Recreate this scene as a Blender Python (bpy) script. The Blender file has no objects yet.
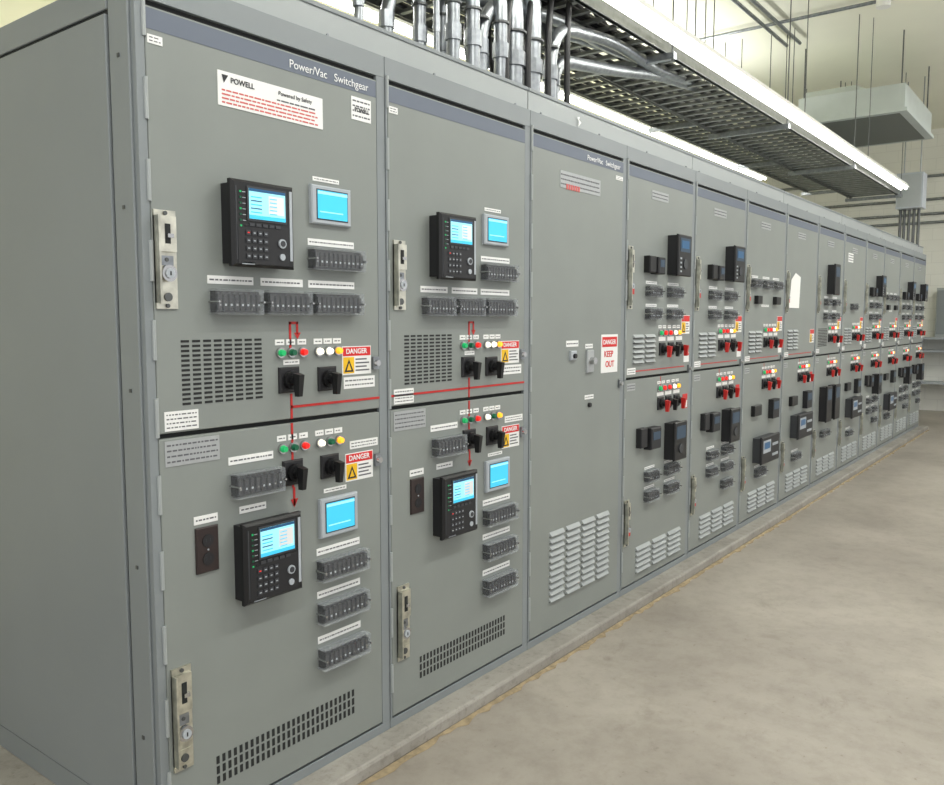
import bpy, math, random
from mathutils import Vector
random.seed(7)
SC=bpy.context.scene
COL=bpy.context.collection
SC.view_settings.view_transform='Standard'
SC.view_settings.look='None'

# ---------------------------------------------------------------- materials
def lin(c):
    return tuple(((v/255)/12.92 if v/255<=0.04045 else ((v/255+0.055)/1.055)**2.4) for v in c)
MATS={}
def mat(name,rgb,rough=.5,metal=0.,emit=0.,noise=0.,scale=20.,bump=0.,alpha=1.,spec=.5):
    m=bpy.data.materials.new(name); m.use_nodes=True
    nt=m.node_tree; p=nt.nodes['Principled BSDF']; c=lin(rgb)
    p.inputs['Base Color'].default_value=(*c,1); p.inputs['Roughness'].default_value=rough
    p.inputs['Metallic'].default_value=metal
    p.inputs['Specular IOR Level'].default_value=spec
    if emit>0:
        p.inputs['Emission Color'].default_value=(*c,1); p.inputs['Emission Strength'].default_value=emit
    if noise>0 or bump>0:
        tc=nt.nodes.new('ShaderNodeTexCoord'); n=nt.nodes.new('ShaderNodeTexNoise')
        n.inputs['Scale'].default_value=scale; n.inputs['Detail'].default_value=6
        nt.links.new(tc.outputs['Object'],n.inputs['Vector'])
        if noise>0:
            r=nt.nodes.new('ShaderNodeValToRGB')
            r.color_ramp.elements[0].position=.3; r.color_ramp.elements[1].position=.7
            r.color_ramp.elements[0].color=(*[v*(1-noise) for v in c],1)
            r.color_ramp.elements[1].color=(*[min(1,v*(1+noise)) for v in c],1)
            nt.links.new(n.outputs['Fac'],r.inputs['Fac']); nt.links.new(r.outputs['Color'],p.inputs['Base Color'])
        if bump>0:
            b=nt.nodes.new('ShaderNodeBump'); b.inputs['Strength'].default_value=bump; b.inputs['Distance'].default_value=.002
            nt.links.new(n.outputs['Fac'],b.inputs['Height']); nt.links.new(b.outputs['Normal'],p.inputs['Normal'])
    if alpha<1: p.inputs['Alpha'].default_value=alpha
    MATS[name]=m; return m
mat('paint_door',(134,139,135),.40,noise=.04,scale=3)
mat('paint_body',(131,137,139),.42,noise=.04,scale=2)
mat('paint_light',(160,165,165),.42,noise=.03,scale=2)
mat('header_blue',(100,108,122),.5)
mat('gap',(34,36,36),.8)
mat('black',(14,14,16),.42)
mat('black_soft',(28,28,31),.5)
mat('charcoal',(56,58,62),.5)
mat('white_label',(236,236,234),.5)
mat('ink',(96,96,100),.6)
mat('ink_dark',(40,40,44),.6)
mat('white_text',(240,240,240),.5)
mat('red',(190,34,30),.4)
mat('red_sign',(212,28,26),.4)
mat('red_print',(206,96,92),.5)
mat('yellow',(240,190,20),.5)
mat('bezel',(172,178,184),.4)
mat('screen_cyan',(60,186,224),.3,emit=.5)
mat('screen_lcd',(150,222,236),.3,emit=.55)
mat('screen_dark',(24,80,120),.3,emit=.3)
mat('led_green',(20,160,90),.3,emit=.5)
mat('led_dkgreen',(10,90,60),.3,emit=.15)
mat('led_red',(220,30,24),.3,emit=.7)
mat('led_white',(250,246,225),.3,emit=1.0)
mat('led_amber',(255,176,40),.3,emit=1.0)
mat('chrome',(190,190,190),.25,metal=1.)
mat('zinc',(204,202,188),.3,metal=.85,noise=.3,scale=25)
mat('galv',(146,150,154),.34,metal=.85,noise=.2,scale=30)
mat('galv_dark',(96,98,98),.5,metal=.6,noise=.15,scale=20)
mat('tray_steel',(126,128,124),.38,metal=.6,noise=.15,scale=20)
mat('cable',(20,20,22),.5)
mat('cable_grey',(70,72,74),.5)
mat('outlet_brown',(44,32,30),.45)
mat('nameplate',(172,175,176),.35,metal=.3,noise=.05,scale=60)
mat('clear',(215,220,225),.12,alpha=.06)
mat('clear_edge',(190,196,200),.2,alpha=.3)
mat('blue_relay',(44,68,90),.4)
mat('paper',(240,240,236),.7)
mat('duct',(192,200,198),.5,metal=.1,noise=.05,scale=4)
mat('duct_in',(110,114,110),.6)
mat('tube',(255,255,250),.3,emit=9.)
mat('fixture_white',(235,235,230),.4)
mat('wall_cream',(236,233,198),.8,noise=.03,scale=1.5)
mat('ceiling_cream',(238,238,222),.85,noise=.03,scale=1.)
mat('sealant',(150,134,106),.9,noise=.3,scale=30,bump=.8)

def concrete(name,ca,cb,s1,s2,dark,r0,r1,lo=.32,hi=.55):
    m=bpy.data.materials.new(name); m.use_nodes=True; nt=m.node_tree; p=nt.nodes['Principled BSDF']
    tc=nt.nodes.new('ShaderNodeTexCoord')
    def noise(s,d=8,r=.6,dist=0):
        n=nt.nodes.new('ShaderNodeTexNoise'); n.inputs['Scale'].default_value=s; n.inputs['Detail'].default_value=d; n.inputs['Roughness'].default_value=r; n.inputs['Distortion'].default_value=dist
        nt.links.new(tc.outputs['Object'],n.inputs['Vector']); return n
    def ramp(n,p0,c0,p1,c1):
        r=nt.nodes.new('ShaderNodeValToRGB'); e=r.color_ramp.elements
        e[0].position=p0; e[0].color=(*c0,1); e[1].position=p1; e[1].color=(*c1,1); nt.links.new(n.outputs['Fac'],r.inputs['Fac']); return r
    def mul(a,b):
        mx=nt.nodes.new('ShaderNodeMix'); mx.data_type='RGBA'; mx.blend_type='MULTIPLY'; mx.inputs[0].default_value=1
        nt.links.new(a,mx.inputs[6]); nt.links.new(b,mx.inputs[7]); return mx.outputs[2]
    a=noise(s1,8,.62,.4); b=noise(s2,12,.75); c=noise(s1*2.6,6,.7,1.2); d=noise(s2*4,4,.6)
    out=mul(ramp(a,.34,lin(ca),.66,lin(cb)).outputs[0],ramp(b,lo,(dark,dark*.985,dark*.96),hi,(1,1,1)).outputs[0])
    out=mul(out,ramp(c,.30,(.78,.76,.73),.42,(1,1,1)).outputs[0])
    out=mul(out,ramp(d,.27,(.72,.69,.64),.34,(1,1,1)).outputs[0])
    nt.links.new(out,p.inputs['Base Color'])
    mr=nt.nodes.new('ShaderNodeMapRange'); mr.inputs[3].default_value=r0; mr.inputs[4].default_value=r1
    nt.links.new(c.outputs['Fac'],mr.inputs[0]); nt.links.new(mr.outputs[0],p.inputs['Roughness'])
    bp=nt.nodes.new('ShaderNodeBump'); bp.inputs['Strength'].default_value=.3; bp.inputs['Distance'].default_value=.002
    nt.links.new(b.outputs['Fac'],bp.inputs['Height']); nt.links.new(bp.outputs['Normal'],p.inputs['Normal'])
    MATS[name]=m
concrete('floor_concrete',(142,135,125),(170,163,152),.8,9,.82,.24,.46)
concrete('pad',(138,134,126),(162,158,150),2.5,22,.70,.6,.85,.3,.5)
def block_mat():
    m=bpy.data.materials.new('wall_block'); m.use_nodes=True; nt=m.node_tree; p=nt.nodes['Principled BSDF']
    tc=nt.nodes.new('ShaderNodeTexCoord'); sp=nt.nodes.new('ShaderNodeSeparateXYZ'); cb=nt.nodes.new('ShaderNodeCombineXYZ')
    nt.links.new(tc.outputs['Object'],sp.inputs[0]); nt.links.new(sp.outputs['Y'],cb.inputs['X']); nt.links.new(sp.outputs['Z'],cb.inputs['Y'])
    br=nt.nodes.new('ShaderNodeTexBrick'); br.inputs['Scale'].default_value=1; br.inputs['Brick Width'].default_value=.4; br.inputs['Row Height'].default_value=.2
    br.inputs['Mortar Size'].default_value=.004
    br.inputs['Color1'].default_value=(*lin((236,236,230)),1); br.inputs['Color2'].default_value=(*lin((233,233,227)),1); br.inputs['Mortar'].default_value=(*lin((222,222,216)),1)
    nt.links.new(cb.outputs[0],br.inputs['Vector']); nt.links.new(br.outputs['Color'],p.inputs['Base Color']); p.inputs['Roughness'].default_value=.7
    MATS['wall_block']=m
block_mat()

# ---------------------------------------------------------------- mesh builder
class MB:
    def __init__(s): s.v=[]; s.f=[]; s.m=[]; s.names=[]
    def mi(s,n):
        if n not in s.names: s.names.append(n)
        return s.names.index(n)
    def poly(s,pts,faces,m):
        b=len(s.v); s.v+=pts; k=s.mi(m)
        for f in faces: s.f.append([b+i for i in f]); s.m.append(k)
    def box(s,x0,x1,y0,y1,z0,z1,m):
        s.poly([(x0,y0,z0),(x1,y0,z0),(x1,y1,z0),(x0,y1,z0),(x0,y0,z1),(x1,y0,z1),(x1,y1,z1),(x0,y1,z1)],
               [(0,3,2,1),(4,5,6,7),(0,1,5,4),(1,2,6,5),(2,3,7,6),(3,0,4,7)],m)
    def cham(s,x0,x1,y0,y1,z0,z1,m,c=.006):
        s.poly([(x0,y1,z0),(x1,y1,z0),(x1,y1,z1),(x0,y1,z1),
                (x0,y0+c,z0),(x1,y0+c,z0),(x1,y0+c,z1),(x0,y0+c,z1),
                (x0+c,y0,z0+c),(x1-c,y0,z0+c),(x1-c,y0,z1-c),(x0+c,y0,z1-c)],
               [(0,3,2,1),(0,1,5,4),(1,2,6,5),(2,3,7,6),(3,0,4,7),(4,5,9,8),(5,6,10,9),(6,7,11,10),(7,4,8,11),(8,9,10,11)],m)
    def cyl(s,x,z,y0,y1,r,m,n=14,r1=None):
        r1=r if r1 is None else r1
        pts=[(x+r1*math.cos(2*math.pi*i/n),y0,z+r1*math.sin(2*math.pi*i/n)) for i in range(n)]+[(x+r*math.cos(2*math.pi*i/n),y1,z+r*math.sin(2*math.pi*i/n)) for i in range(n)]
        s.poly(pts,[tuple(range(n)),tuple(reversed(range(n,2*n)))]+[(i,n+i,n+(i+1)%n,(i+1)%n) for i in range(n)],m)
    def vcyl(s,x,y,z0,z1,r,m,n=12):
        pts=[(x+r*math.cos(2*math.pi*i/n),y+r*math.sin(2*math.pi*i/n),z) for z in (z0,z1) for i in range(n)]
        s.poly(pts,[tuple(reversed(range(n))),tuple(range(n,2*n))]+[(i,(i+1)%n,n+(i+1)%n,n+i) for i in range(n)],m)
    def xcyl(s,y,z,x0,x1,r,m,n=12):
        pts=[(x,y+r*math.cos(2*math.pi*i/n),z+r*math.sin(2*math.pi*i/n)) for x in (x0,x1) for i in range(n)]
        s.poly(pts,[tuple(reversed(range(n))),tuple(range(n,2*n))]+[(i,(i+1)%n,n+(i+1)%n,n+i) for i in range(n)],m)
    def obj(s,name,parent=None,bevel=0.,loc=(0,0,0)):
        me=bpy.data.meshes.new(name); me.from_pydata(s.v,[],s.f); 
        for n in s.names: me.materials.append(MATS[n])
        me.polygons.foreach_set('material_index',s.m); me.update()
        o=bpy.data.objects.new(name,me); COL.objects.link(o); o.location=loc
        if parent: o.parent=parent
        if bevel>0:
            b=o.modifiers.new('bevel','BEVEL'); b.width=bevel; b.segments=2; b.limit_method='ANGLE'
        return o
def empty(name,loc=(0,0,0)):
    e=bpy.data.objects.new(name,None); COL.objects.link(e); e.location=loc; e.empty_display_size=.1; return e
def text(body,x,z,size,m,parent,y=-.004,name='lettering',bold=False,align='LEFT'):
    c=bpy.data.curves.new(name,'FONT'); c.body=body; c.size=size; c.materials.append(MATS[m]); c.align_x=align
    c.extrude=.0004
    if bold: c.offset=size*.018
    o=bpy.data.objects.new(name,c); COL.objects.link(o); o.rotation_euler=(math.radians(90),0,0); o.location=(x,y,z); o.parent=parent
    return o
def tube(name,pts,r,m,parent,radius=.18):
    P=[Vector(p) for p in pts]; out=[P[0]]
    for i in range(1,len(P)-1):
        a=(P[i-1]-P[i]); b=(P[i+1]-P[i]); d=min(radius,a.length*.49,b.length*.49)
        a=P[i]+a.normalized()*d; b=P[i]+b.normalized()*d
        for k in range(7):
            t=k/6; out.append(a*(1-t)**2+P[i]*2*t*(1-t)+b*t*t)
    out.append(P[-1])
    c=bpy.data.curves.new(name,'CURVE'); c.dimensions='3D'; c.bevel_depth=r; c.bevel_resolution=3; c.use_fill_caps=True
    s=c.splines.new('POLY'); s.points.add(len(out)-1)
    for q,p in zip(s.points,out): q.co=(*p,1)
    c.materials.append(MATS[m]); o=bpy.data.objects.new(name,c); COL.objects.link(o); o.parent=parent; return o

# ---------------------------------------------------------------- devices (section-local: x right, -y out, z up)
def label(P,x0,x1,z0,z1,rows=1,m='white_label',ink='ink',y=-.002):
    P.box(x0,x1,y,0.001,z0,z1,m)
    h=(z1-z0); rh=h/(rows+.6)
    for r in range(rows):
        zc=z1-(r+.8)*rh; x=x0+.006
        while x<x1-.010:
            w=random.uniform(.004,.016); xe=min(x+w,x1-.006)
            P.box(x,xe,y-.0006,y,zc-rh*.15,zc+rh*.15,ink); x=xe+.004
def relay(P,x0,x1,z0,z1,d=.062,side='black_soft'):
    w=x1-x0; h=z1-z0
    P.box(x0+.008,x1-.008,-d+.018,0,z0+.01,z1-.01,side)
    P.cham(x0,x1,-d,-d+.02,z0,z1,'black',.008)
    y=-d
    P.box(x0+.012,x0+.016,y-.001,y,z0+.02,z1-.02,'charcoal')
    P.box(x1-.020,x1-.010,y-.001,y,z0+.10*h,z1-.06*h,'bezel')
    P.box(x0+.018,x1-.024,y-.001,y,z0+.04*h,z0+.5*h,'black_soft')
    sx0,sx1=x0+.25*w,x0+.83*w; sz0,sz1=z0+.56*h,z0+.91*h
    P.box(sx0-.006,sx1+.006,y-.003,y,sz0-.006,sz1+.006,'charcoal')
    P.box(sx0,sx1,y-.004,y-.002,sz0,sz1,'screen_lcd')
    P.box(sx0,sx1,y-.005,y-.004,sz1-.008,sz1,'screen_dark')
    P.box(sx0,sx1,y-.005,y-.004,sz0,sz0+.011,'screen_cyan')
    P.box(sx0+.07,sx1-.006,y-.005,y-.004,sz0+.018,sz1-.016,'white_text')
    for r in range(5):
        z=sz0+.018+r*.011
        P.box(sx0+.006,sx0+.045,y-.005,y-.004,z,z+.003,'screen_dark' if r%2 else 'screen_cyan'); P.box(sx0+.074,sx0+.1,y-.0056,y-.005,z,z+.0025,'screen_cyan')
    for r in range(7):
        z=z0+h*(.46+.065*r); P.box(x0+.026,x0+.032,y-.002,y,z,z+.005,'led_dkgreen' if r%3 else 'led_green'); P.box(x0+.036,x0+.047,y-.001,y,z+.001,z+.003,'bezel')
    for c in range(5):
        P.box(sx0+c*.024,sx0+c*.024+.018,y-.004,y,z0+.475*h,z0+.51*h,'charcoal')
    for r in range(4):
        for c in range(4):
            x=sx0-.012+c*.021; z=z0+h*(.10+.09*r)
            P.box(x,x+.015,y-.004,y,z,z+.013,'charcoal'); P.box(x+.004,x+.011,y-.005,y-.004,z+.005,z+.008,'led_red' if (r,c)==(3,0) else 'bezel')
    P.cyl(x1-.052,z0+.30*h,y-.006,y,.014,'bezel'); P.cyl(x1-.052,z0+.30*h,y-.008,y-.006,.009,'charcoal')
    P.cyl(x1-.052,z0+.14*h,y-.005,y,.010,'bezel')
    P.box(x0+.03,x0+.075,y-.001,y,z0+.03*h,z0+.055*h,'bezel')
def hmi(P,x0,x1,z0,z1):
    P.cham(x0,x1,-.016,0,z0,z1,'bezel',.004)
    w=x1-x0;h=z1-z0; a,b,c,d=x0+.13*w,x1-.12*w,z0+.14*h,z1-.13*h
    P.box(a-.004,b+.004,-.017,-.015,c-.004,d+.004,'charcoal'); P.box(a,b,-.0185,-.016,c,d,'screen_cyan')
    P.box(a,b,-.0192,-.0185,d-.012,d-.003,'screen_lcd'); P.box(a+.008,b-.02,-.0192,-.0185,c+.02,c+.024,'screen_lcd')
def tblock(P,C,x0,x1,z0,z1,d=.042):
    P.box(x0+.006,x1-.006,-.026,0,z0+.006,z1-.006,'black')
    n=max(5,int((x1-x0)/.02)); zc=(z0+z1)/2
    for i in range(n):
        x=x0+.014+(x1-x0-.028)*i/(n-1)
        P.box(x-.0058,x+.0058,-.036,-.02,z0+.012,z1-.016,'black_soft')
        P.box(x-.003,x+.003,-.0375,-.036,zc-.012,zc-.006,'bezel' if i%3 else 'chrome')
        P.box(x-.004,x+.004,-.0275,-.021,z1-.014,z1-.009,'charcoal')
    C.box(x0,x1,-d-.0015,-d,z0,z1,'clear')
    C.box(x0,x1,-d,0,z1-.0015,z1,'clear_edge'); C.box(x0,x1,-d,0,z0,z0+.0015,'clear_edge')
    C.box(x0,x0+.0015,-d,0,z0,z1,'clear'); C.box(x1-.0015,x1,-d,0,z0,z1,'clear_edge')
    P.cyl(x0+.003,zc,-.05,0,.0035,'chrome',8); P.cyl(x1-.003,zc,-.05,0,.0035,'chrome',8)
def switch(P,x,z,s=.075,handle='black',d=.066):
    P.cham(x-s/2,x+s/2,-.010,0,z-s/2,z+s/2,'black_soft',.004)
    P.cyl(x,z,-.024,-.01,s*.36,'black')
    P.cyl(x,z,-.04,-.024,s*.22,'black')
    t=s*.16; L=s*.62
    P.poly([(x-t,-.038,z+s*.28),(x+t,-.038,z+s*.28),(x+t*.8,-d,z+s*.22),(x-t*.8,-d,z+s*.22),
            (x-t*.7,-.04,z-L),(x+t*.7,-.04,z-L),(x+t*.6,-d+.008,z-L),(x-t*.6,-d+.008,z-L)],
           [(0,1,2,3),(7,6,5,4),(3,2,6,7),(1,0,4,5),(0,3,7,4),(2,1,5,6)],handle)
def light(P,x,z,m,k=1.):
    P.cyl(x,z,-.010,0,.0165*k,'chrome',14); P.cyl(x,z,-.022,-.008,.0125*k,m,14,r1=.009*k)
def danger(P,x0,x1,z0,z1):
    h=z1-z0
    P.box(x0,x1,-.002,.001,z0,z1,'white_label')
    P.box(x0+.003,x1-.003,-.0028,-.002,z0+.66*h,z1-.003,'red_sign')
    xa=x0+.008; s=min(.05,.45*h)
    P.box(xa-.004,xa+s+.003,-.0027,-.002,z0+.05*h,z0+.62*h,'yellow')
    P.poly([(xa,-.0032,z0+.1*h),(xa+s,-.0032,z0+.1*h),(xa+s/2,-.0032,z0+.55*h)],[(0,1,2)],'ink_dark')
    P.poly([(xa+s*.25,-.0034,z0+.16*h),(xa+s*.75,-.0034,z0+.16*h),(xa+s/2,-.0034,z0+.42*h)],[(0,1,2)],'yellow')
    for r in range(4):
        z=z0+h*(.12+.13*r); P.box(xa+s+.01,x1-.01-.012*(r%2),-.0027,-.002,z,z+h*.05,'ink')
def slits(P,x0,x1,z0,z1,nx,nz,fx=.72,fz=.5):
    cw=(x1-x0)/nx; ch=(z1-z0)/nz
    for i in range(nx):
        for j in range(nz):
            x=x0+i*cw; z=z0+j*ch
            P.box(x+cw*(1-fx)/2,x+cw*(1+fx)/2,-.0012,.001,z+ch*(1-fz)/2,z+ch*(1+fz)/2,'gap')
def louvers(P,x0,x1,z0,z1,nx,nz):
    cw=(x1-x0)/nx; ch=(z1-z0)/nz
    for i in range(nx):
        for j in range(nz):
            a=x0+i*cw+cw*.08; b=x0+(i+1)*cw-cw*.08; zb=z0+j*ch+ch*.2; zt=zb+ch*.6
            P.poly([(a,.0,zt),(b,.0,zt),(b-.004,-.014,zb),(a+.004,-.014,zb),(a,0,zb),(b,0,zb)],[(0,3,2,1),(0,4,3),(1,2,5)],'paint_light')
            P.poly([(a,0,zb+.001),(b,0,zb+.001),(b-.004,-.0138,zb+.001),(a+.004,-.0138,zb+.001)],[(0,1,2,3)],'gap')
            P.box(a+.002,b-.002,-.0012,.001,zb-ch*.16,zb,'gap')
def latch(P,x0,x1,z0,z1,m='zinc'):
    xc=(x0+x1)/2; h=z1-z0
    P.box(x0,x1,-.006,0,z0,z1,m)
    P.box(x0,x0+.006,-.028,0,z0+.06*h,z1-.06*h,m)
    P.box(x0+.008,x1-.006,-.018,0,z0+.58*h,z0+.94*h,m)
    P.box(xc-.008,xc+.008,-.0195,-.017,z0+.66*h,z0+.86*h,'gap')
    P.box(xc-.004,xc+.014,-.026,-.017,z0+.72*h,z0+.76*h,'chrome')
    P.cyl(xc+.002,z0+.36*h,-.02,0,.023,'chrome'); P.cyl(xc+.002,z0+.36*h,-.024,-.02,.014,'bezel'); P.box(xc,xc+.004,-.025,-.023,z0+.34*h,z0+.38*h,'gap')
    P.box(x0+.01,x1-.008,-.010,0,z0+.05*h,z0+.2*h,m)
    P.cyl(xc,z0+.12*h,-.014,0,.012,'galv_dark'); P.box(x0+.012,x1-.012,-.009,0,z0+.44*h,z0+.54*h,'galv')
    for zz in (.03,.5,.97): P.cyl(xc,z0+zz*h,-.011,0,.006,'galv_dark',8)
def keylock(P,x,z):
    P.box(x-.006,x+.020,-.012,0,z-.022,z+.022,'galv'); P.cyl(x+.006,z,-.024,0,.011,'chrome')
def outlet(P,x0,x1,z0,z1):
    P.cham(x0,x1,-.008,0,z0,z1,'outlet_brown',.003); xc=(x0+x1)/2; h=z1-z0
    for q in (.3,.7):
        P.cyl(xc,z0+q*h,-.010,0,.019,'black_soft')
        P.box(xc-.008,xc-.006,-.0106,-.0095,z0+q*h-.004,z0+q*h+.006,'charcoal'); P.box(xc+.006,xc+.008,-.0106,-.0095,z0+q*h-.004,z0+q*h+.006,'charcoal')
    P.cyl(xc,z0+.5*h,-.010,0,.003,'bezel',6)

PITCH=.932; N=13; DX0,DX1=.010,.884
ZB,ZS0,ZS1,ZT=.105,1.270,1.284,2.432
def cabinet(i):
    off=i*PITCH
    E=empty('switchgear_cabinet',(off,0,0))
    x0=0 if i else -.018
    B=MB()
    B.box(x0,PITCH-.003,.02,2.35,.06,2.525,'paint_body')
    B.box(x0,PITCH-.003,.004,.02,2.450,2.525,'paint_body')
    B.box(x0,PITCH-.003,.004,.02,.060,.094,'paint_body')
    B.box(x0,.0085,.001,.02,.094,2.45,'paint_body'); B.box(.889,PITCH-.003,.004,.02,.094,2.45,'paint_body')
    B.box(PITCH-.003,PITCH,.03,2.3,.06,2.52,'gap')
    if i==N-1: B.box(PITCH,PITCH+.012,.02,2.35,.06,2.525,'paint_body')
    B.obj('enclosure',E,.002)
    G=MB(); G.box(.0085,.889,.0165,.021,.094,2.45,'gap'); G.obj('door_gasket',E)
    D=MB()
    if i==2: D.box(DX0,DX1,0,.018,ZB,ZT,'paint_door')
    else:
        D.box(DX0,DX1,0,.018,ZB,ZS0,'paint_door'); D.box(DX0,DX1,0,.018,ZS1,ZT,'paint_door')
    D.obj('doors',E,.003)
    H=MB(); H.box(DX0+.003,DX1-.003,-.0012,.001,2.372,2.426,'header_blue')
    for k in range(11):
        z=.2+k*.215; H.vcyl(DX0-.003,.0,z,z+.11,.006,'paint_light',8)
    H.obj('hinge_and_header',E)
    R=MB(); T=MB(); C=MB(); S=MB(); L=MB(); V=MB(); M=MB(); K=MB()
    if i in (0,1):
        relay(R,.226,.455,1.755,2.005); hmi(T,.568,.742,1.912,2.036)
        label(L,.56,.765,1.842,1.864); tblock(S,C,.555,.782,1.762,1.834)
        for a,b in ((.180,.341),(.368,.535),(.559,.765)):
            label(L,a,b,1.705,1.729); tblock(S,C,a+.002,b+.006,1.616,1.690)
        label(L,.585,.70,2.05,2.064)
        for (dz,q) in ((0,1.497),(1,1.192)):
            cols=['led_green','led_dkgreen','led_red','led_white','led_white','led_amber'] if not dz else ['led_green','led_dkgreen','led_red','led_white','led_dkgreen','led_amber']
            for x,cn in zip((.437,.481,.527,.596,.639,.681),cols):
                light(K,x,q,cn); label(L,x-.018,x+.018,q+.024,q+.042)
        switch(K,.470,1.410,.082); label(L,.45,.515,1.458,1.474)
        switch(K,.632,1.405,.080)
        switch(K,.478,1.110,.082); switch(K,.638,1.108,.080)
        danger(L,.704,.842,1.412,1.510); label(L,.71,.86,1.364,1.404,2)
        danger(L,.712,.846,1.040,1.138); label(L,.735,.872,1.152,1.180,2)
        keylock(K,.853,1.448); keylock(K,.858,1.10)
        slits(V,.083,.372,1.356,1.547,8,14); slits(V,.160,.745,.195,.290,28,3,.5,.76)
        label(L,.029,.137,1.290,1.345,4)
        label(L,.027,.205,1.190,1.262,4,'nameplate')
        label(L,.235,.402,1.166,1.190); tblock(S,C,.237,.415,1.066,1.140)
        label(L,.612,.715,1.018,1.032); hmi(T,.585,.757,.868,1.002)
        for zc in (.760,.612,.455):
            tblock(S,C,.570,.785,zc-.036,zc+.036); label(L,.575,.775,zc+.050,zc+.074)
        label(L,.112,.192,1.008,1.032); outlet(K,.114,.190,.862,.998)
        label(L,.27,.37,1.012,1.034); relay(R,.240,.465,.742,.992)
        M.box(.476,.484,-.002,.001,1.284,1.365,'red'); M.box(.476,.484,-.002,.001,1.06,1.270,'red')
        M.box(.476,DX1,-.002,.001,1.318,1.326,'red')
        if i==1: M.box(DX0,.476,-.002,.001,1.318,1.326,'red')
        M.box(.476,.484,-.002,.001,1.51,1.594,'red'); M.box(.476,.512,-.002,.001,1.587,1.595,'red'); M.box(.505,.513,-.002,.001,1.555,1.595,'red')
        M.poly([(.495,-.002,1.560),(.523,-.002,1.560),(.509,-.002,1.538)],[(0,2,1)],'red')
        M.box(.480,.488,-.002,.001,1.0,1.06,'red'); M.poly([(.468,-.002,1.022),(.500,-.002,1.022),(.484,-.002,.994)],[(0,2,1)],'red')
        label(L,.015,.06,2.335,2.358,2)
        if i==0:
            L.box(.232,.632,-.0022,.001,2.218,2.316,'white_label')
            latch(K,.014,.080,1.631,1.899); latch(K,.022,.084,.300,.607)
            label(L,.762,.855,2.278,2.354,4)
            for r in range(5):
                x=.245+(.2 if r==0 else 0)
                while x<.6:
                    e=min(x+random.uniform(.008,.03),.62)
                    L.box(x,e,-.003,-.002,2.226+(4-r)*.0115,2.2305+(4-r)*.0115,'red_print' if r>=1 else 'ink')
                    x=e+.004
            text('POWELL',.275,2.287,.022,'ink_dark',E,-.0034,bold=True)
            L.poly([(.245,-.003,2.306),(.268,-.003,2.306),(.252,-.003,2.282)],[(0,2,1)],'ink_dark')
            text('Powered by Safety',.45,2.290,.018,'ink_dark',E,-.0034)
            text('POWELL',.776,2.307,.018,'ink_dark',E,-.0034,bold=True)
        else:
            latch(K,.030,.092,1.637,1.889); latch(K,.036,.100,.310,.600)
        if i==0: text('Power/Vac   Switchgear',.495,2.384,.036,'white_text',E,-.003)
        text('DANGER',.720,1.4845,.025,'white_text',E,-.0034,bold=True); text('DANGER',.727,1.1125,.025,'white_text',E,-.0034,bold=True)
    elif i==2:
        text('Power/Vac   Switchgear',.495,2.384,.036,'white_text',E,-.003)
        label(L,.246,.633,2.222,2.300,3,'nameplate','ink')
        for q in range(6): L.box(.30+q*.022,.315+q*.022,-.0034,-.002,2.218,2.243,'red_print')
        label(L,.80,.875,2.33,2.35,2)
        L.box(.665,.845,-.002,.001,1.325,1.525,'white_label'); L.box(.675,.835,-.003,-.002,1.46,1.512,'red_sign')
        text('DANGER',.683,1.474,.034,'white_text',E,-.0036,bold=True)
        text('KEEP',.695,1.408,.045,'red_sign',E,-.003,bold=True); text('OUT',.71,1.355,.045,'red_sign',E,-.003,bold=True)
        label(L,.315,.43,1.470,1.500,1); K.cham(.345,.40,-.014,0,1.405,1.45,'bezel',.004); K.cyl(.372,1.425,-.025,-.01,.012,'black_soft')
        K.cham(.505,.572,-.014,0,1.335,1.45,'nameplate',.004); K.cyl(.538,1.395,-.04,-.01,.018,'chrome'); label(L,.50,.575,1.458,1.48)
        label(L,.50,.59,1.20,1.222); K.cyl(.545,1.17,-.012,0,.012,'black_soft')
        keylock(K,.862,1.26)
        louvers(V,.166,.780,.235,.590,4,11)
    else:
        variant={3:'a',4:'a',5:'b',6:'p',7:'c',8:'p2',9:'a',10:'b',11:'a',12:'a'}[i]
        if variant in 'a':
            R.cham(.215,.300,-.04,0,1.865,1.958,'black',.006); R.cham(.305,.395,-.05,0,1.86,1.955,'black_soft',.006); R.box(.325,.378,-.052,-.05,1.90,1.94,'blue_relay')
            R.box(.525,.705,-.06,0,1.865,2.095,'black_soft'); R.cham(.518,.712,-.072,-.058,1.858,2.10,'black',.006)
            R.box(.545,.685,-.0735,-.072,2.0,2.08,'blue_relay'); R.box(.560,.665,-.075,-.0735,2.02,2.065,'screen_dark'); R.cyl(.615,1.93,-.078,-.072,.03,'charcoal')
            for q in range(4): R.box(.545,.565,-.0745,-.072,1.88+q*.025,1.89+q*.025,'bezel')
        if variant in 'ac':
            for z in (1.730,1.602):
                tblock(S,C,.235,.40,z,z+.066,.036); tblock(S,C,.525,.70,z,z+.066,.036); label(L,.245,.385,z+.074,z+.09); label(L,.535,.69,z+.074,z+.09)
        if variant=='c':
            R.box(.33,.50,-.06,0,1.84,2.11,'black_soft'); R.cham(.322,.508,-.072,-.058,1.832,2.118,'black',.006); R.box(.35,.48,-.0735,-.072,2.0,2.09,'blue_relay')
        if variant=='b':
            for x in (.10,.36,.60): tblock(S,C,x,x+.17,1.835,1.90,.036); label(L,x+.01,x+.16,1.91,1.926)
            label(L,.36,.53,1.70,1.716); R.cham(.2,.3,-.03,0,1.72,1.78,'black',.004); R.cham(.63,.74,-.03,0,1.72,1.78,'black',.004)
        if variant=='p':
            L.poly([(.10,-.004,1.70),(.38,-.004,1.70),(.40,-.005,1.96),(.25,-.006,1.99),(.14,-.005,1.93)],[(0,1,2,3,4)],'paper')
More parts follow.
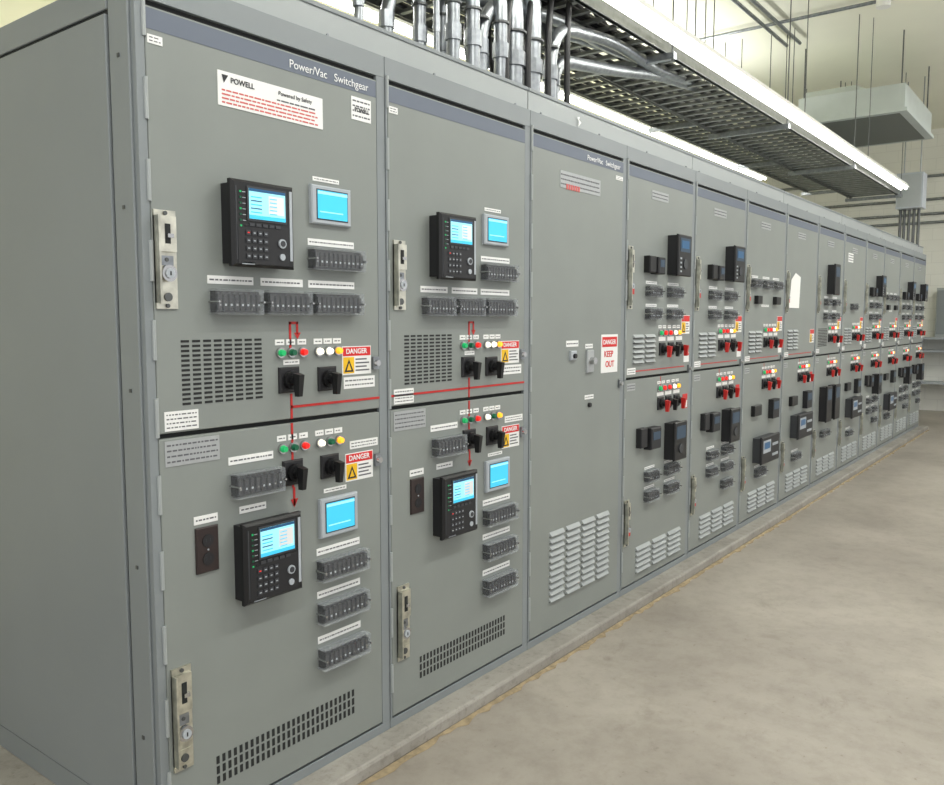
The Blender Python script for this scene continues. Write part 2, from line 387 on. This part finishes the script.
        if variant=='p2':
            label(L,.15,.35,2.18,2.27,3); tblock(S,C,.3,.5,1.7,1.77,.036)
        label(L,.30,.52,2.28,2.33,2,'nameplate')
        if variant!='p':
            for x,cn in ((.44,'led_green'),(.50,'led_red'),(.57,'led_red'),(.64,'led_white'),(.70,'led_amber')): light(K,x,1.525,cn,1.2); label(L,x-.022,x+.022,1.552,1.57)
            for x,hn in ((.47,'red'),(.59,'black'),(.71,'red')): switch(K,x,1.43,.075,hn); L.box(x-.045,x+.045,-.003,.001,1.478,1.502,'white_label')
            danger(L,.745,.870,1.515,1.63)
            L.box(.79,.87,-.002,.001,1.34,1.40,'white_label'); L.box(.795,.865,-.003,-.002,1.38,1.398,'red_sign')
        else: danger(L,.745,.870,1.40,1.52)
        for x,cn in ((.44,'led_green'),(.50,'led_red'),(.57,'led_red'),(.64,'led_white'),(.70,'led_amber')): light(K,x,1.20,cn,1.2); label(L,x-.022,x+.022,1.226,1.242)
        for x,hn in ((.46,'red'),(.57,'black'),(.69,'red')): switch(K,x,1.11,.075,hn); L.box(x-.045,x+.045,-.003,.001,1.155,1.176,'white_label')
        L.box(.79,.86,-.002,.001,1.05,1.14,'red_sign'); L.box(.795,.855,-.003,-.002,1.055,1.10,'white_label')
        louvers(V,.083,.384,1.355,1.525,2,6) if variant!='c' else slits(V,.083,.384,1.355,1.525,8,12)
        louvers(V,.155,.805,.15,.31,3,5)
        if variant in 'a':
            R.cham(.155,.235,-.035,0,.88,.99,'black_soft',.005); R.cham(.255,.385,-.05,0,.86,.985,'black_soft',.006); R.box(.275,.365,-.052,-.05,.915,.96,'blue_relay')
            R.box(.532,.700,-.06,0,.765,.985,'black_soft'); R.cham(.526,.706,-.072,-.058,.758,.992,'black',.006); R.box(.55,.68,-.0735,-.072,.89,.965,'blue_relay'); R.cyl(.61,.83,-.078,-.072,.028,'charcoal')
            for z in (.665,.55): tblock(S,C,.26,.41,z,z+.066,.036); tblock(S,C,.53,.70,z,z+.066,.036); label(L,.27,.40,z+.074,z+.088); label(L,.54,.69,z+.074,z+.088)
            if i>3: tblock(S,C,.53,.70,.43,.496,.036)
        elif variant in('b','p','p2'):
            zc={'b':.615,'p':.70,'p2':.7}[variant]
            R.box(.26,.66,-.06,0,zc-.095,zc+.095,'charcoal'); R.cham(.25,.67,-.075,-.058,zc-.105,zc+.105,'black_soft',.008); R.box(.28,.45,-.0765,-.075,zc-.02,zc+.075,'bezel'); R.box(.30,.43,-.078,-.0765,zc+.01,zc+.06,'screen_dark')
            for q in range(4): R.box(.49+q*.035,.515+q*.035,-.079,-.075,zc-.06,zc-.04,'bezel'); R.box(.49+q*.035,.515+q*.035,-.079,-.075,zc+.02,zc+.04,'bezel')
            R.box(.60,.75,-.04,0,.83,.98,'black_soft'); R.box(.615,.735,-.042,-.04,.9,.96,'blue_relay')
            R.cham(.2,.36,-.03,0,.88,.96,'black',.004)
            tblock(S,C,.30,.5,.40,.466,.036); label(L,.31,.49,.475,.49)
        else:
            for x in (.2,.5): R.box(x,x+.17,-.06,0,.66,.98,'black_soft'); R.cham(x-.006,x+.176,-.072,-.058,.652,.988,'black',.006); R.box(x+.02,x+.15,-.0735,-.072,.86,.96,'blue_relay')
            tblock(S,C,.25,.5,.5,.566,.036)
        latch(K,.018,.070,1.66,2.0); K.box(.030,.060,-.022,0,1.74,1.78,'red'); latch(K,.022,.074,.34,.60); K.box(.032,.062,-.022,0,.40,.43,'red')
        keylock(K,.858,1.30)
        label(L,.03,.13,1.30,1.335,2); label(L,.03,.13,1.21,1.25,2,'nameplate')
        if i<7: M.box(.10,.8,-.0015,.001,1.312,1.318,'red')
        M.box(.46,.466,-.0015,.001,1.16,1.27,'red')
    for mb,nm,bv in ((R,'protection_relays',0),(T,'touch_displays',0),(S,'test_blocks',0),(C,'test_block_covers',0),(K,'switches_and_latches',0),(L,'labels',0),(V,'vents',0),(M,'mimic_bus',0)):
        if mb.f: mb.obj(nm,E,bv)
    if i==0:
        P=MB()
        P.box(-.030,-.018,.128,1.18,.150,2.425,'paint_body'); P.box(-.030,-.018,1.20,2.34,.150,2.425,'paint_body')
        P.box(-.026,-.018,.022,.118,.060,2.52,'paint_body')
        P.box(-.024,-.018,.125,2.35,.060,.142,'paint_body'); P.box(-.026,-.018,.125,2.35,2.437,2.52,'paint_body')
        P.obj('end_panels',E,.003)
        G=MB()
        G.box(-.0195,-.017,.118,2.345,.06,2.52,'gap')
        for z in (.4,.9,1.4,1.9,2.3):
            G.box(-.029,-.026,.065,.075,z,z+.01,'galv_dark')
        G.obj('end_panel_joints',E)
    return E
for i in range(N): cabinet(i)
ROW=N*PITCH

# wireway on the roof
W=empty('roof_wireway')
for k in range(7):
    B=MB(); a=.05+k*2*PITCH; b=min(a+2*PITCH-.006,ROW)
    B.box(a,b,.05,.52,2.525,2.640,'paint_light'); B.box(a,b,.045,.05,2.624,2.640,'paint_body')
    for q in range(4):
        x=a+.1+q*(b-a-.2)/3; B.cyl(x,2.545,.043,.05,.006,'galv',8)
    B.obj('wireway_section',W,.003)
    G=MB(); G.box(b,b+.006,.055,.515,2.526,2.634,'gap'); G.obj('wireway_joint',W)
S=MB(); S.poly([(2.335,.042,2.59),(2.36,.042,2.595),(2.352,.042,2.58),(2.375,.042,2.57),(2.345,.042,2.545),(2.352,.042,2.57)],[(0,1,2,3,4,5)],'white_label'); S.obj('hazard_mark',W)

# ---------------------------------------------------------------- room shell
def shell(name,*a):
    b=MB(); b.box(*a); return b.obj(name)
XE=15.2; CZ=4.9
shell('floor',-4.5,XE,-6,3.3,-.1,0,'floor_concrete')
shell('ceiling',-4.5,XE,-6,3.3,CZ,CZ+.1,'ceiling_cream')
shell('wall_back',-4.5,XE,3.3,3.4,0,CZ,'wall_cream')
shell('wall_right',XE,XE+.1,-6,3.3,0,CZ,'wall_block')
PE=empty('concrete_pad')
b=MB(); b.box(-.14,ROW+.12,-.105,2.5,0,.06,'pad'); b.obj('slab',PE,.012)
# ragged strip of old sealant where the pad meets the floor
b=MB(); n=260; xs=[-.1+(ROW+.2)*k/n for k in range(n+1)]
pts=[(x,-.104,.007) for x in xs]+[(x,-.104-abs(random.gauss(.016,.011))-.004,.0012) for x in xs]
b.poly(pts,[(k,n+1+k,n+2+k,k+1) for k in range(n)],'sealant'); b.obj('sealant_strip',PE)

# ---------------------------------------------------------------- cable trays
def tray(x0,x1,y0,y1,z,step=.14,cables=5,hang=(1.4,3.8,6.2,8.6,11.25)):
    E=empty('cable_tray'); B=MB()
    for y in (y0,y1-.018):
        B.box(x0,x1,y,y+.018,z,z+.09,'tray_steel'); B.box(x0,x1,y-.008,y+.026,z,z+.006,'tray_steel'); B.box(x0,x1,y-.008,y+.026,z+.084,z+.09,'tray_steel')
    x=x0+.05
    while x<x1: B.box(x,x+.035,y0+.018,y1-.018,z+.008,z+.028,'tray_steel'); x+=step
    B.obj('rails_and_rungs',E)
    Q=MB()
    for x in hang:
        if x>x1: continue
        Q.box(x,x+.04,y0-.06,y1+.06,z-.042,z-.001,'galv')
        for y in (y0-.04,y1+.04): Q.vcyl(x+.02,y,z-.05,CZ,.005,'galv_dark',8)
    Q.obj('strut_hangers',E)
    Cc=MB()
    for k in range(cables):
        y=y0+.05+(y1-y0-.10)*k/max(1,cables-1)+random.uniform(-.015,.015); Cc.xcyl(y,z+.05,x0,x1,random.uniform(.012,.024),'cable' if k%3 else 'cable_grey',8)
    if cables: Cc.obj('cables',E)
    return E
tray(.6,11.32,.26,.86,3.30,.16,6)
tray(.6,11.32,1.02,1.46,3.44,.16,5)
tray(.6,9.2,1.20,1.66,3.85,.2,3)

# ---------------------------------------------------------------- fluorescent lights
def fixture(x0,x1,y,z,drop=CZ,name='fluorescent_light',em='tube',stop=99):
    E=empty(name); B=MB()
    B.poly([(x,y+dy,z+dz) for x in (x0,x1) for dy,dz in ((-.07,.0),(-.035,.055),(.035,.055),(.07,.0))],
           [(0,1,2,3),(7,6,5,4),(0,4,5,1),(1,5,6,2),(2,6,7,3),(3,7,4,0)],'fixture_white')
    x=x0+.3
    while x<min(x1,stop): B.vcyl(x,y,z+.05,drop,.004,'galv_dark',6); x+=2.44
    B.obj('housing',E)
    T=MB()
    n=max(1,round((x1-x0)/1.24)); L=(x1-x0)/n
    for k in range(n):
        for dy in (-.03,.03): T.xcyl(y+dy,z-.016,x0+k*L+.02,x0+(k+1)*L-.02,.014,em,8)
    T.obj('tubes',E); return E
def arealight(parent,x,y,z,sx,sy,e,up=False,name='lamp'):
    l=bpy.data.lights.new(name,'AREA'); l.shape='RECTANGLE'; l.size=sx; l.size_y=sy; l.energy=e; l.color=(1,1,.985)
    o=bpy.data.objects.new(name,l); COL.objects.link(o); o.location=(x,y,z); o.parent=parent
    if up: o.rotation_euler=(math.pi,0,0)
E=fixture(1.2,10.9,.12,3.33,stop=9.3)
E=fixture(.8,11.5,2.15,3.74)
for x in (3,8): arealight(E,x,2.15,3.70,3.,.1,60); arealight(E,x,2.15,3.82,3.,.1,40,True)
for (x0,y) in ((-2.5,-2.2),(1.5,-2.2),(5.5,-2.2),(9.5,-2.2)):  # out-of-view aisle fixtures, added as fill; their upward lamps brighten the ceiling
    E=fixture(x0,x0+2.48,y,4.3,em='tube'); arealight(E,x0+1.24,y,4.26,2.4,.14,66); arealight(E,x0+1.24,y,4.38,2.4,.1,34,True)

# ---------------------------------------------------------------- conduits on the roof
E=empty('electrical_conduit')
data=[(1.62,.34,.014,3.9,'v'),(1.75,.35,.032,3.5,'v'),(1.87,.33,.034,3.55,'v'),(1.98,.37,.034,3.12,'x'),(2.09,.33,.034,3.5,'v'),
      (2.24,.36,.054,3.5,'v'),(2.40,.36,.054,3.6,'v'),(2.54,.33,.034,3.14,'x'),(2.64,.38,.036,3.0,'x'),(2.75,.44,.030,3.3,'v'),
      (1.45,.48,.030,3.1,'x'),(1.68,.49,.03,3.5,'v'),(1.85,.49,.032,3.5,'v'),(2.15,.49,.032,3.5,'v'),(2.52,.49,.034,3.4,'v'),(1.2,.4,.02,3.0,'x')]
for x,y,r,z,k in data:
    if k=='v': pts=[(x,y,2.61),(x,y,z-.3),(x+.08,y+.12,z),(x+.08,y+.12,CZ-.01)]
    else: pts=[(x,y,2.61),(x,y,z),(x+.8,y+.06,z+.14),(x+1.5,y+.1,3.28),(x+2.2,y+.12,3.36)]
    tube('conduit',pts,r,'galv',E,.25)
    B=MB(); B.vcyl(x,y,2.638,2.672,r*1.4,'galv_dark',12); B.vcyl(x,y,2.86,2.93,r*1.2,'galv',12); B.vcyl(x,y,3.02,3.03,r*1.25,'galv_dark',12); B.obj('coupling',E)
E=empty('flexible_cable')
for k in range(9):
    x=2.00+k*.095; y=.27 if k%2 else .60
    tube('cable',[(x,.30 if k%2 else .5,2.62),(x+.01,y+.04,2.95+.03*k),(x+.15,y+.1,3.26+.03*k),(x+.9,.5,3.38)],.017,'cable',E,.3)
E=empty('ceiling_conduit')
for y in (.95,1.1): tube('conduit',[(1,y,CZ-.06),(9.0,y,CZ-.06)],.02,'galv',E)
tube('conduit',[(8.2,-1.6,CZ-.05),(8.2,3.25,CZ-.05)],.018,'galv',E)
B=MB(); B.vcyl(8.2,-.1,CZ-.12,CZ,.07,'fixture_white',16); B.obj('smoke_detector')

# ---------------------------------------------------------------- hanging ventilation duct
E=empty('ventilation_duct'); B=MB()
x0,x1,y0,y1,z0,z1=9.4,11.2,-.12,1.06,3.98,4.30
B.box(x0,x1,y0,y1,z0+.04,z1,'duct'); B.box(x0-.03,x1+.03,y0-.03,y1+.03,z0,z0+.04,'duct'); B.box(x0+.06,x1-.06,y0+.06,y1-.06,z0-.003,z0,'duct_in')
B.poly([(x0+.1,y0+.4,z1),(x1-.1,y0+.4,z1),(x1-.1,y1,z1),(x0+.1,y1,z1),(x0+.3,y0+.6,z1+.14),(x1-.3,y0+.6,z1+.14),(x1-.3,y1,z1+.14),(x0+.3,y1,z1+.14)],[(4,5,6,7),(0,1,5,4),(1,2,6,5),(2,3,7,6),(3,0,4,7)],'duct')
B.obj('plenum',E,.006)
B=MB()
for x in (x0+.05,x1-.05):
    for y in (y0+.05,y1-.05): B.vcyl(x,y,z1-.01,CZ,.008,'galv_dark',8)
B.obj('hanger_rods',E)

# junction box above the far end
E=empty('junction_box'); B=MB()
B.box(11.55,11.85,.0,.33,3.14,3.62,'bezel'); B.box(11.545,11.55,.02,.31,3.16,3.60,'paint_light'); B.obj('box',E,.004)
for y in (.06,.12,.18,.24,.29): tube('conduit',[(11.7,y,3.15),(11.7,y,2.62)],.02,'galv_dark',E)
B=MB(); B.vcyl(11.62,.05,3.6,CZ,.008,'galv',8); B.vcyl(11.78,.28,3.6,CZ,.008,'galv',8); B.obj('rods',E)

# far wall equipment
E=empty('electrical_panel'); B=MB()
B.box(14.9,15.199,-.75,.25,1.301,2.15,'paint_light')
for a in (-.73,-.39,-.05): B.box(14.885,14.9,a,a+.28,1.36,2.11,'paint_body'); B.box(14.87,14.885,a+.03,a+.06,1.65,1.78,'black_soft')
for y in (-.4,-.2,0.): B.vcyl(15.1,y,2.15,3.3,.025,'galv',10)
B.obj('enclosure',E,.004)
E=empty('storage_shelf'); B=MB()
for z in (.5,1.05,1.27): B.box(14.75,15.18,-1.1,.9,z,z+.03,'bezel')
for y in (-1.1,-.1,.87): B.box(14.75,14.79,y,y+.03,0,1.3,'bezel'); B.box(15.14,15.18,y,y+.03,0,1.3,'bezel')
B.obj('frame',E)
E=empty('wall_conduit')
for z in (3.3,3.45,3.7,4.1): tube('conduit',[(15.17,-4,z),(15.17,3.2,z)],.025,'galv',E)

# ---------------------------------------------------------------- world + camera
w=bpy.data.worlds.new('world'); SC.world=w; w.use_nodes=True
w.node_tree.nodes['Background'].inputs[0].default_value=(.98,.99,1,1); w.node_tree.nodes['Background'].inputs[1].default_value=.95
cam=bpy.data.cameras.new('camera'); co=bpy.data.objects.new('camera',cam); COL.objects.link(co)
cam.sensor_width=36; cam.lens=820/944*36
co.location=(-1.245,-2.055,1.60); co.rotation_euler=(math.radians(90-5.05),0,math.radians(-52.5))
SC.camera=co
